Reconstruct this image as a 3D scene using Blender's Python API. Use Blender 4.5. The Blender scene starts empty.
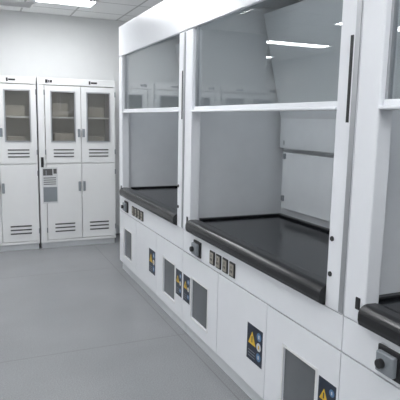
import bpy, bmesh, math
from mathutils import Matrix, Vector
S = bpy.context.scene
S.view_settings.view_transform = 'Standard'

# ---------------- materials ----------------
def mat(name, col, rough=0.5, metal=0.0, noise=0.03, nscale=8.0, bump=0.0, bscale=200.0, spec=0.5, coat=0.0):
    m = bpy.data.materials.new(name); m.use_nodes = True
    nt = m.node_tree; b = nt.nodes['Principled BSDF']
    b.inputs['Roughness'].default_value = rough
    b.inputs['Metallic'].default_value = metal
    b.inputs['Specular IOR Level'].default_value = spec
    b.inputs['Coat Weight'].default_value = coat
    tc = nt.nodes.new('ShaderNodeTexCoord')
    n = nt.nodes.new('ShaderNodeTexNoise'); n.inputs['Scale'].default_value = nscale
    n.inputs['Detail'].default_value = 4
    nt.links.new(tc.outputs['Object'], n.inputs['Vector'])
    cr = nt.nodes.new('ShaderNodeValToRGB')
    cr.color_ramp.elements[0].position = 0.3; cr.color_ramp.elements[1].position = 0.7
    cr.color_ramp.elements[0].color = (*[max(0, c*(1-noise)) for c in col], 1)
    cr.color_ramp.elements[1].color = (*[min(1, c*(1+noise)) for c in col], 1)
    nt.links.new(n.outputs['Fac'], cr.inputs['Fac'])
    nt.links.new(cr.outputs['Color'], b.inputs['Base Color'])
    if bump > 0:
        n2 = nt.nodes.new('ShaderNodeTexNoise'); n2.inputs['Scale'].default_value = bscale
        nt.links.new(tc.outputs['Object'], n2.inputs['Vector'])
        bp = nt.nodes.new('ShaderNodeBump'); bp.inputs['Strength'].default_value = bump
        bp.inputs['Distance'].default_value = 0.002
        nt.links.new(n2.outputs['Fac'], bp.inputs['Height'])
        nt.links.new(bp.outputs['Normal'], b.inputs['Normal'])
    return m

M = {}
M['white'] = mat('white_powder_coat', (0.78, 0.795, 0.825), 0.28, noise=0.01, bump=0.05)
M['white2'] = mat('white_cabinet_steel', (0.76, 0.765, 0.765), 0.4, noise=0.01)
M['liner'] = mat('hood_liner', (0.68, 0.70, 0.725), 0.45, noise=0.02)
M['plinth'] = mat('plinth_grey', (0.64, 0.66, 0.68), 0.5)
M['black'] = mat('black_epoxy', (0.009, 0.0095, 0.011), 0.25, noise=0.2)
M['worktop'] = mat('worktop_epoxy', (0.014, 0.015, 0.018), 0.18, noise=0.25, nscale=5)
M['dark'] = mat('dark_plastic', (0.015, 0.015, 0.017), 0.5)
M['gap'] = mat('shadow_gap', (0.10, 0.10, 0.10), 0.8)
M['seamshade'] = mat('door_seam_backing', (0.22, 0.23, 0.24), 0.7)  # painted shade for the gaps between the base doors
M['steel'] = mat('steel', (0.45, 0.46, 0.48), 0.35, metal=0.8)
M['grey'] = mat('grey_plastic', (0.22, 0.24, 0.26), 0.4)
M['tan'] = mat('socket_plate', (0.30, 0.28, 0.24), 0.4)
M['tanint'] = mat('cabinet_interior', (0.54, 0.51, 0.46), 0.6)
M['stored'] = mat('stored_cartons', (0.50, 0.46, 0.40), 0.6)
M['navy'] = mat('label_navy', (0.012, 0.02, 0.04), 0.4)
M['yellow'] = mat('label_yellow', (0.70, 0.46, 0.03), 0.4)
M['blue'] = mat('label_blue', (0.09, 0.20, 0.36), 0.4)
M['paper'] = mat('label_white', (0.62, 0.63, 0.64), 0.5)
M['wall'] = mat('wall_paint', (0.70, 0.71, 0.71), 0.8, noise=0.01, bump=0.1)
M['dglass'] = mat('door_window_glass', (0.12, 0.13, 0.14), 0.08, noise=0.1, nscale=3)

def glass(name, tint, haze=0.0, hcol=(0.6, 0.63, 0.65), r0=0.05):
    m = bpy.data.materials.new(name); m.use_nodes = True
    nt = m.node_tree; nt.nodes.clear()
    o = nt.nodes.new('ShaderNodeOutputMaterial')
    t = nt.nodes.new('ShaderNodeBsdfTransparent'); t.inputs['Color'].default_value = (*tint, 1)
    g = nt.nodes.new('ShaderNodeBsdfGlossy'); g.inputs['Roughness'].default_value = 0.01
    lw = nt.nodes.new('ShaderNodeLayerWeight'); lw.inputs['Blend'].default_value = 0.5
    pw = nt.nodes.new('ShaderNodeMath'); pw.operation = 'POWER'; pw.inputs[1].default_value = 5
    ma = nt.nodes.new('ShaderNodeMath'); ma.operation = 'MULTIPLY_ADD'; ma.inputs[1].default_value = 1-r0; ma.inputs[2].default_value = r0
    nt.links.new(lw.outputs['Facing'], pw.inputs[0]); nt.links.new(pw.outputs[0], ma.inputs[0])
    d = nt.nodes.new('ShaderNodeBsdfDiffuse'); d.inputs['Color'].default_value = (*hcol, 1)
    m1 = nt.nodes.new('ShaderNodeMixShader'); m1.inputs[0].default_value = haze
    nt.links.new(t.outputs[0], m1.inputs[1]); nt.links.new(d.outputs[0], m1.inputs[2])
    m2 = nt.nodes.new('ShaderNodeMixShader')
    nt.links.new(ma.outputs[0], m2.inputs[0])
    nt.links.new(m1.outputs[0], m2.inputs[1]); nt.links.new(g.outputs[0], m2.inputs[2])
    nt.links.new(m2.outputs[0], o.inputs['Surface'])
    return m
M['sash'] = glass('sash_glass', (0.82, 0.845, 0.85), haze=0.02, r0=0.09)
M['cglass'] = glass('cabinet_glass', (0.84, 0.84, 0.83), haze=0.08, hcol=(0.58, 0.56, 0.52), r0=0.06)

def emis(name, col, s):
    m = bpy.data.materials.new(name); m.use_nodes = True
    b = m.node_tree.nodes['Principled BSDF']
    b.inputs['Base Color'].default_value = (0.8, 0.8, 0.8, 1)
    b.inputs['Emission Color'].default_value = (*col, 1)
    b.inputs['Emission Strength'].default_value = s
    return m
M['lamp'] = emis('led_diffuser', (0.965, 0.98, 1.0), 22.5)
M['hoodfill'] = emis('hood_fill_emitter', (0.96, 0.98, 1.0), 3.8)  # added fill glow for the hood interiors, not an observed lamp

def floor_mat():
    m = mat('vinyl_floor', (0.245, 0.252, 0.262), 0.26, noise=0.06, nscale=1.5)
    nt = m.node_tree; b = nt.nodes['Principled BSDF']
    tc = nt.nodes.new('ShaderNodeTexCoord')
    sp = nt.nodes.new('ShaderNodeTexNoise'); sp.inputs['Scale'].default_value = 140; sp.inputs['Detail'].default_value = 3
    nt.links.new(tc.outputs['Object'], sp.inputs['Vector'])
    r = nt.nodes.new('ShaderNodeValToRGB'); r.color_ramp.elements[0].position = 0.35; r.color_ramp.elements[1].position = 0.7
    r.color_ramp.elements[0].color = (0.84, 0.84, 0.84, 1); r.color_ramp.elements[1].color = (1.14, 1.14, 1.14, 1)
    nt.links.new(sp.outputs['Fac'], r.inputs['Fac'])
    mx = nt.nodes.new('ShaderNodeMix'); mx.data_type = 'RGBA'; mx.blend_type = 'MULTIPLY'; mx.inputs[0].default_value = 1
    old = b.inputs['Base Color'].links[0].from_socket
    nt.links.new(old, mx.inputs[6]); nt.links.new(r.outputs['Color'], mx.inputs[7])
    br = nt.nodes.new('ShaderNodeTexBrick'); br.inputs['Scale'].default_value = 1.0
    br.inputs['Brick Width'].default_value = 2.0; br.inputs['Row Height'].default_value = 1.9
    br.inputs['Mortar Size'].default_value = 0.004; br.inputs['Mortar Smooth'].default_value = 0.2
    br.offset = 0.0
    for i in ('Color1', 'Color2'): br.inputs[i].default_value = (1, 1, 1, 1)
    br.inputs['Mortar'].default_value = (0.78, 0.78, 0.78, 1)
    mp = nt.nodes.new('ShaderNodeMapping'); mp.inputs['Location'].default_value = (0.65, 0.35, 0)
    nt.links.new(tc.outputs['Object'], mp.inputs['Vector']); nt.links.new(mp.outputs[0], br.inputs['Vector'])
    mx2 = nt.nodes.new('ShaderNodeMix'); mx2.data_type = 'RGBA'; mx2.blend_type = 'MULTIPLY'; mx2.inputs[0].default_value = 1
    nt.links.new(mx.outputs[2], mx2.inputs[6]); nt.links.new(br.outputs['Color'], mx2.inputs[7])
    nt.links.new(mx2.outputs[2], b.inputs['Base Color'])
    # soft undulation of the sheet vinyl
    n2 = nt.nodes.new('ShaderNodeTexNoise'); n2.inputs['Scale'].default_value = 60
    nt.links.new(tc.outputs['Object'], n2.inputs['Vector'])
    bp = nt.nodes.new('ShaderNodeBump'); bp.inputs['Strength'].default_value = 0.12; bp.inputs['Distance'].default_value = 0.002
    nt.links.new(n2.outputs['Fac'], bp.inputs['Height']); nt.links.new(bp.outputs['Normal'], b.inputs['Normal'])
    return m
def ceil_mat():
    m = mat('ceiling_tiles', (0.76, 0.765, 0.765), 0.9, noise=0.02, nscale=60)
    nt = m.node_tree; b = nt.nodes['Principled BSDF']
    tc = nt.nodes.new('ShaderNodeTexCoord')
    br = nt.nodes.new('ShaderNodeTexBrick'); br.inputs['Scale'].default_value = 1.0
    br.inputs['Brick Width'].default_value = 0.6; br.inputs['Row Height'].default_value = 0.6
    br.inputs['Mortar Size'].default_value = 0.012; br.offset = 0.0
    for i in ('Color1', 'Color2'): br.inputs[i].default_value = (1, 1, 1, 1)
    br.inputs['Mortar'].default_value = (0.6, 0.6, 0.6, 1)
    nt.links.new(tc.outputs['Object'], br.inputs['Vector'])
    mx = nt.nodes.new('ShaderNodeMix'); mx.data_type = 'RGBA'; mx.blend_type = 'MULTIPLY'; mx.inputs[0].default_value = 1
    old = b.inputs['Base Color'].links[0].from_socket
    nt.links.new(old, mx.inputs[6]); nt.links.new(br.outputs['Color'], mx.inputs[7])
    nt.links.new(mx.outputs[2], b.inputs['Base Color'])
    return m
M['floor'] = floor_mat(); M['ceil'] = ceil_mat()

# ---------------- geometry helpers ----------------
def finish(name, bm, m, parent, bevel=0.0, smooth=False, seg=3):
    bmesh.ops.recalc_face_normals(bm, faces=bm.faces)
    me = bpy.data.meshes.new(name); bm.to_mesh(me); bm.free()
    me.materials.append(M[m])
    ob = bpy.data.objects.new(name, me); S.collection.objects.link(ob)
    if parent: ob.parent = parent
    if bevel > 0:
        md = ob.modifiers.new('bevel', 'BEVEL'); md.width = bevel; md.segments = seg
        md.limit_method = 'ANGLE'; md.harden_normals = False
    if smooth:
        for p in me.polygons: p.use_smooth = True
    return ob
def addbox(bm, b):
    x0, x1, y0, y1, z0, z1 = b
    v = [bm.verts.new(p) for p in [(x0,y0,z0),(x1,y0,z0),(x1,y1,z0),(x0,y1,z0),(x0,y0,z1),(x1,y0,z1),(x1,y1,z1),(x0,y1,z1)]]
    for f in [(0,3,2,1),(4,5,6,7),(0,1,5,4),(1,2,6,5),(2,3,7,6),(3,0,4,7)]:
        bm.faces.new([v[i] for i in f])
def boxes(name, bl, m, parent=None, bevel=0.0):
    bm = bmesh.new()
    for b in bl: addbox(bm, b)
    return finish(name, bm, m, parent, bevel)
def box(name, x0, x1, y0, y1, z0, z1, m, parent=None, bevel=0.0):
    return boxes(name, [(x0,x1,y0,y1,z0,z1)], m, parent, bevel)
def extrude_y(name, prof, y0, y1, m, parent, bevel=0.0, smooth=False):
    bm = bmesh.new()
    a = [bm.verts.new((x, y0, z)) for x, z in prof]
    b = [bm.verts.new((x, y1, z)) for x, z in prof]
    n = len(prof)
    bm.faces.new(a); bm.faces.new(b[::-1])
    for i in range(n):
        bm.faces.new([a[i], a[(i+1)%n], b[(i+1)%n], b[i]])
    return finish(name, bm, m, parent, bevel)
def cyl(name, c, r, h, axis, m, parent, seg=24, bevel=0.0):
    bm = bmesh.new()
    bmesh.ops.create_cone(bm, cap_ends=True, segments=seg, radius1=r, radius2=r, depth=h)
    R = {'x': Matrix.Rotation(math.pi/2, 4, 'Y'), 'y': Matrix.Rotation(math.pi/2, 4, 'X'), 'z': Matrix.Identity(4)}[axis]
    bmesh.ops.transform(bm, matrix=Matrix.Translation(c) @ R, verts=bm.verts)
    return finish(name, bm, m, parent, bevel)
def frame_x(name, x0, x1, oy0, oy1, oz0, oz1, iy0, iy1, iz0, iz1, m, parent):
    """panel with rectangular opening, normal along x"""
    return boxes(name, [(x0,x1,oy0,oy1,oz0,iz0),(x0,x1,oy0,oy1,iz1,oz1),(x0,x1,oy0,iy0,iz0,iz1),(x0,x1,iy1,oy1,iz0,iz1)], m, parent)
def empty(name, loc):
    e = bpy.data.objects.new(name, None); S.collection.objects.link(e); e.location = loc
    e.empty_display_size = 0.2
    return e

# ---------------- room (L-shaped: the aisle on the left continues past the cabinets) ----------------
CZ = 2.87
XL, XR, Y0, Y1, Y2, XC = -3.3, 2.30, -3.0, 7.0, 13.0, -1.25
box('floor', XL-.1, XR+.1, Y0-.1, Y2+.1, -0.1, 0, 'floor')
box('ceiling', XL-.1, XR+.1, Y0-.1, Y2+.1, CZ, CZ+.1, 'ceil')
box('wall_back', XC, XR, Y1, Y1+.1, 0, CZ, 'wall')
box('wall_return', XC, XC+.1, Y1+.1, Y2, 0, CZ, 'wall')
box('wall_far', XL, XC+.1, Y2, Y2+.1, 0, CZ, 'wall')
box('wall_front', XL, XR, Y0-.1, Y0, 0, CZ, 'wall')
box('wall_left', XL-.1, XL, Y0, Y2, 0, CZ, 'wall')
box('wall_right', XR, XR+.1, Y0, Y1, 0, CZ, 'wall')
box('baseboard_back', XC, XR, Y1-.012, Y1, 0, .1, 'plinth')
box('baseboard_left', XL, XL+.012, Y0, Y2-.012, 0, .1, 'plinth')

# ceiling fixtures
k = 0
def light(lx, ly, hl=.6):
    global k
    e = empty('ceiling_light_panel' + ('' if k == 0 else '.%03d' % k), (lx, ly, CZ)); k += 1
    boxes('light_frame', [(-hl-.02,hl+.02,-.17,-.15,-.02,0),(-hl-.02,hl+.02,.15,.17,-.02,0),(-hl-.02,-hl,-.15,.15,-.02,0),(hl,hl+.02,-.15,.15,-.02,0)], 'white2', e)
    box('diffuser', -hl, hl, -.15, .15, -.012, 0, 'lamp', e)
for lx in (-2.1, 0.45):
    for ly in (-1.6, 0.8, 3.2, 5.6): light(lx, ly)
light(-2.1, 7.5); light(-2.1, 9.3); light(-2.1, 11.4)
light(1.0, 6.08, .3)
e = empty('ceiling_air_vent', (0.30, 6.55, CZ))
boxes('vent_frame', [(-.4,.4,-.14,-.12,-.012,0),(-.4,.4,.12,.14,-.012,0),(-.4,-.38,-.12,.12,-.012,0),(.38,.4,-.12,.12,-.012,0)], 'white2', e)
box('vent_throat', -.38, .38, -.12, .12, -.002, 0, 'gap', e)
boxes('vent_blades', [(-.38,.38,-.1+i*.05,-.09+i*.05,-.012,-.003) for i in range(5)], 'white2', e)

# ---------------- storage cabinets ----------------
def cabinet(name, x0, yf, notices=False):
    e = empty(name, (x0, yf, 0))
    W, D, H = 0.925, 0.5, 2.05
    box('plinth', .01, W-.01, .03, D, 0, .07, 'plinth', e)
    boxes('carcass', [(0,.02,.02,D,.07,H),(W-.02,W,.02,D,.07,H),(.02,W-.02,D-.02,D,.07,H),
                      (.02,W-.02,.02,D-.02,.07,.09),(.02,W-.02,.02,D-.02,H-.02,H),(.02,W-.02,.02,D-.02,1.03,1.055)], 'white2', e)
    box('top_fascia', 0, W, 0, .02, 1.97, H, 'white2', e, .003)
    box('stile', 0, .075, 0, .02, .075, 1.965, 'white2', e, .003)
    box('bottom_rail', .08, W, 0, .02, .075, .105, 'white2', e, .002)
    box('shelf', .02, W-.02, .06, D-.02, 1.58, 1.60, 'white2', e)
    box('interior_back', .021, W-.021, D-.03, D-.021, 1.06, 2.02, 'tanint', e)
    boxes('stored_boxes', [(.16,.36,.1,.3,1.601,1.76),(.56,.80,.1,.3,1.601,1.72),(.2,.42,.1,.32,1.056,1.4),(.6,.8,.1,.32,1.056,1.36)], 'stored', e, .005)
    for i, (a, b) in enumerate(((.082, .498), (.504, .922))):
        n = str(i+1)
        c = (a+b)/2; w = .135; z0, z1 = 1.31, 1.89
        bl = [(a,b,0,.02,1.05,z0),(a,b,0,.02,z1,1.962),(a,c-w,0,.02,z0,z1),(c+w,b,0,.02,z0,z1)]
        boxes('upper_door_'+n, bl, 'white2', e)
        boxes('window_gasket_'+n, [(c-w-.012,c+w+.012,-.004,0,z0-.012,z0+.004),(c-w-.012,c+w+.012,-.004,0,z1-.004,z1+.012),
              (c-w-.012,c-w+.004,-.004,0,z0+.004,z1-.004),(c+w-.004,c+w+.012,-.004,0,z0+.004,z1-.004)], 'steel', e)
        box('window_pane_'+n, c-w, c+w, .008, .012, z0, z1, 'cglass', e)
        box('lower_door_'+n, a, b, 0, .02, .11, 1.032, 'white2', e, .003)
        boxes('upper_vents_'+n, [(c-.12,c+.12,-.003,.001,1.12+j*.04,1.134+j*.04) for j in range(3)], 'gap', e)
        boxes('lower_vents_'+n, [(c-.12,c+.12,-.003,.001,.20+j*.045,.216+j*.045) for j in range(3)], 'gap', e)
        hx = b-.04 if i == 0 else a+.01
        box('lower_handle_'+n, hx, hx+.03, -.014, 0, .70, .82, 'grey', e, .005)
        box('upper_handle_'+n, hx, hx+.03, -.014, 0, 1.36, 1.46, 'grey', e, .005)
        boxes('hinges_'+n, [((a-.012 if i==0 else b-.008),(a if i==0 else b+.003),-.008,0,z,z+.06) for z in (.2,.9,1.15,1.85)], 'grey', e)
    boxes('nameplate', [(.09,.12,-.002,0,1.99,2.03),(.125,.14,-.002,0,1.995,2.025),(.145,.17,-.002,0,1.995,2.025),(.6,.62,-.002,0,1.99,2.03),(.625,.70,-.002,0,2.0,2.02)], 'dark', e)
    if notices:
        box('notice_sheet', .03, .21, -.003, -.001, .56, 1.0, 'paper', e)
        boxes('notice_print', [(.04,.15,-.004,-.003,.90,.98),(.16,.2,-.004,-.003,.92,.98)] + [(.045,.19,-.004,-.003,.79+.025*j,.80+.025*j) for j in range(4)], 'gap', e)
        boxes('notice_dark', [(.04,.20,-.004,-.003,.58,.76)], 'grey', e)
        boxes('side_latch', [(.02,.05,-.012,0,1.0,1.12)], 'dark', e)
cabinet('storage_cabinet', 0.71, 6.43, True)
cabinet('storage_cabinet.001', -0.23, 6.43)
cabinet('storage_cabinet.002', -1.17, 6.43)

# ---------------- fume hoods ----------------
W = 1.82; D = 0.84; P = 0.125; PD = 0.07
def sticker(e, n, y0, y1, z0, z1):
    x = -.0012
    box('label_plate_%d' % n, x, 0, y0, y1, z0, z1, 'navy', e)
    w = y1-y0; h = z1-z0
    bm = bmesh.new()
    cy, cz, r = y0+w*.66, z0+h*.62, w*.25
    v = [bm.verts.new((x-.0008, cy+r, cz-r*.8)), bm.verts.new((x-.0008, cy-r, cz-r*.8)), bm.verts.new((x-.0008, cy, cz+r*1.0))]
    v2 = [bm.verts.new((x, q.co.y, q.co.z)) for q in v]
    bm.faces.new(v); bm.faces.new(v2[::-1])
    for i in range(3): bm.faces.new([v[i], v[(i+1)%3], v2[(i+1)%3], v2[i]])
    finish('warning_triangle_%d' % n, bm, 'yellow', e)
    box('warning_mark_%d' % n, x-.0012, x-.0008, cy-.004, cy+.004, cz-r*.5, cz+r*.4, 'navy', e)
    for j, zz in enumerate((.80, .52, .24)):
        cyl('symbol_disc_%d_%d' % (n, j), (x-.0004, y0+w*.22, z0+h*zz), w*.14, .0008, 'x', ('blue','paper','blue')[j], e)
        box('symbol_mark_%d_%d' % (n, j), x-.0012, x-.0008, y0+w*.22-w*.035, y0+w*.22+w*.035, z0+h*zz-w*.06, z0+h*zz+w*.06, ('paper','yellow','paper')[j], e)
    boxes('label_text_%d' % n, [(x-.0006, x, y0+w*.45, y1-w*.1, z0+h*(.10+.08*j), z0+h*(.12+.08*j)) for j in range(3)], 'grey', e)

def hood(name, ynear, first_label):
    e = empty(name, (1.39, ynear, 0))
    box('plinth', .03, D, .004, W-.004, 0, .095, 'plinth', e)
    box('base_carcass', .0225, D, .004, W-.004, .095, .80, 'liner', e)
    box('seam_backing', .0205, .0225, .006, W-.006, .097, .798, 'seamshade', e)  # dark sheet added behind the doors so their gaps look shaded
    dw = W/3
    for i in range(3):      # i=0 is the far (left-hand) door
        y1 = W - i*dw - .003; y0 = W-(i+1)*dw + .003
        z0, z1 = .10, .638
        if i in (0, 2):
            wy0, wy1 = y0+.16, y0+.43
            if i == 0: wy0, wy1 = y0+.15, y0+.43
            wz0, wz1 = .19, .48
            frame_x('door_%d' % (i+1), 0, .02, y0, y1, z0, z1, wy0, wy1, wz0, wz1, 'white', e)
            frame_x('door_window_trim_%d' % (i+1), -.003, 0, wy0-.012, wy1+.012, wz0-.012, wz1+.012, wy0, wy1, wz0, wz1, 'white2', e)
            box('door_window_%d' % (i+1), .010, .014, wy0, wy1, wz0, wz1, 'dglass', e)
            if i == 2: sticker(e, 3, y0+.012, y0+.135, .27, .47)
            elif first_label: sticker(e, 1, y1-.14, y1-.015, .27, .47)
        else:
            box('door_%d' % (i+1), 0, .02, y0, y1, z0, z1, 'white', e, .002)
            sticker(e, 2, y0+.03, y0+.20, .26, .47)
    box('control_panel', 0, .02, .003, W-.003, .645, .80, 'white', e, .002)
    c = W-.28
    box('outlet_box_frame', -.012, 0, c-.06, c+.06, .665, .775, 'dark', e, .004)
    box('outlet_box_body', -.035, -.012, c-.045, c+.045, .68, .76, 'grey', e, .006)
    cyl('outlet_knob', (-.045, c+.01, .72), .018, .02, 'x', 'dark', e, bevel=.003)
    for j in range(4):
        c = W-.52-.095*j
        box('socket_frame_%d' % (j+1), -.008, 0, c-.035, c+.035, .672, .762, 'dark', e, .003)
        box('socket_plate_%d' % (j+1), -.012, -.008, c-.027, c+.027, .681, .753, 'tan', e, .003)
        boxes('socket_pins_%d' % (j+1), [(-.0135,-.012,c-.012,c-.006,.70,.715),(-.0135,-.012,c+.006,c+.012,.70,.715),(-.0135,-.012,c-.003,c+.003,.725,.74)], 'dark', e)
    # sill (aerofoil)
    prof = []
    for t in range(0, 9):
        a = math.radians(180 - t*90/8 + 0)
        prof.append((.01+.045*math.cos(a), .857+.038*math.sin(a)))
    prof = [(.02,.806),(-.01,.806),(-.028,.815),(-.035,.835)] + prof + [(.05,.893),(.085,.882),(.085,.806)]
    extrude_y('airfoil_sill', prof, P, W-P, 'black', e)
    wy0, wy1 = .03, W-.03
    box('worktop', .085, D-.03, wy0, wy1, .80, .868, 'worktop', e)
    boxes('worktop_rim', [(D-.07,D-.03,wy0,wy1,.868,.885),(.11,D-.07,wy0,wy0+.035,.868,.885),(.11,D-.07,wy1-.035,wy1,.868,.885)], 'black', e, .006)
    for n, (a, b) in enumerate(((.002, P), (W-P, W-.002))):
        box('post_%d' % (n+1), -.004, PD, a, b, .802, 2.205, 'white', e, .008)
    box('post_trim', -.006, -.003, .002, .03, .81, 2.2, 'steel', e)
    box('sash_track_slot', -.0065, -.0035, .040, .056, 1.60, 1.94, 'dark', e)
    for j, z in enumerate((.955, 1.11)):
        cyl('post_button_%d' % (j+1), (-.006, .098, z), .011, .008, 'x', 'dark', e, bevel=.002)
    box('light_switch', -.010, -.003, W-.10, W-.075, .86, .91, 'dark', e, .003)
    # enclosure
    boxes('side_walls', [(PD,D,.004,.03,.80,2.46),(PD,D,W-.03,W-.004,.80,2.46)], 'liner', e)
    box('back_wall', D-.03, D, .03, W-.03, .80, 2.46, 'liner', e)
    box('inner_ceiling', PD, D-.03, .03, W-.03, 2.42, 2.44, 'liner', e)
    box('roof', 0, D, .002, W-.002, 2.46, 2.50, 'white', e)
    box('header_panel', -.004, .02, .002, W-.002, 2.21, 2.50, 'white', e, .006)
    box('lower_baffle', D-.075, D-.055, .10, W-.10, .94, 1.37, 'liner', e, .006)
    extrude_y('upper_baffle', [(D-.09,1.40),(D-.07,1.40),(D-.07,1.62),(D-.25,2.36),(D-.27,2.36),(D-.09,1.62)], .07, W-.07, 'liner', e, .004)
    boxes('baffle_brackets', [(D-.09,D-.03,y-.012,y+.012,z-.02,z+.02) for y in (.13, W-.13) for z in (1.02,1.34,1.44)], 'grey', e, .003)
    box('hood_fill_glow', .18, .34, .3, W-.3, 2.40, 2.42, 'hoodfill', e)  # glowing strip added to brighten the interior and upper liner
    # sash
    g0, g1 = P-.02, W-P+.02
    box('sash_glass', .030, .036, g0, g1, 1.68, 2.36, 'sash', e)
    box('sash_rail', .012, .055, P+.002, W-P-.002, 1.650, 1.688, 'white', e, .006)
    box('sash_handle', -.010, .014, P+.002, W-P-.002, 1.650, 1.664, 'white', e, .005)
    boxes('sash_stiles', [(.022,.044,P+.001,P+.014,1.688,2.36),(.022,.044,W-P-.014,W-P-.001,1.688,2.36)], 'steel', e)
    cyl('exhaust_duct', (.5, W/2, 2.50+(CZ-2.50)/2), .15, CZ-2.50, 'z', 'steel', e)
hood('fume_hood', 1.66, True)
hood('fume_hood.001', 3.48, False)
hood('fume_hood.002', -0.16, False)

# ---------------- world ----------------
w = bpy.data.worlds.new('world'); S.world = w; w.use_nodes = True
w.node_tree.nodes['Background'].inputs[0].default_value = (0.6, 0.65, 0.7, 1)
w.node_tree.nodes['Background'].inputs[1].default_value = 0.3

# ---------------- camera ----------------
f = 520.0; p = math.radians(8.79); th = math.radians(23.58); r = 0.02
F = Vector((math.cos(p)*math.sin(th), math.cos(p)*math.cos(th), -math.sin(p)))
R0 = Vector((math.cos(th), -math.sin(th), 0)); U0 = Vector((math.sin(p)*math.sin(th), math.sin(p)*math.cos(th), math.cos(p)))
R = (R0*math.cos(r) + U0*math.sin(r)); U = (U0*math.cos(r) - R0*math.sin(r))
cd = bpy.data.cameras.new('camera'); cam = bpy.data.objects.new('camera', cd); S.collection.objects.link(cam)
cd.sensor_width = 36; cd.lens = f/400*36; cd.clip_start = 0.02
mw = Matrix((R, U, -F)).transposed().to_4x4(); mw.translation = Vector((0, 0, 1.6))
cam.matrix_world = mw
S.camera = cam
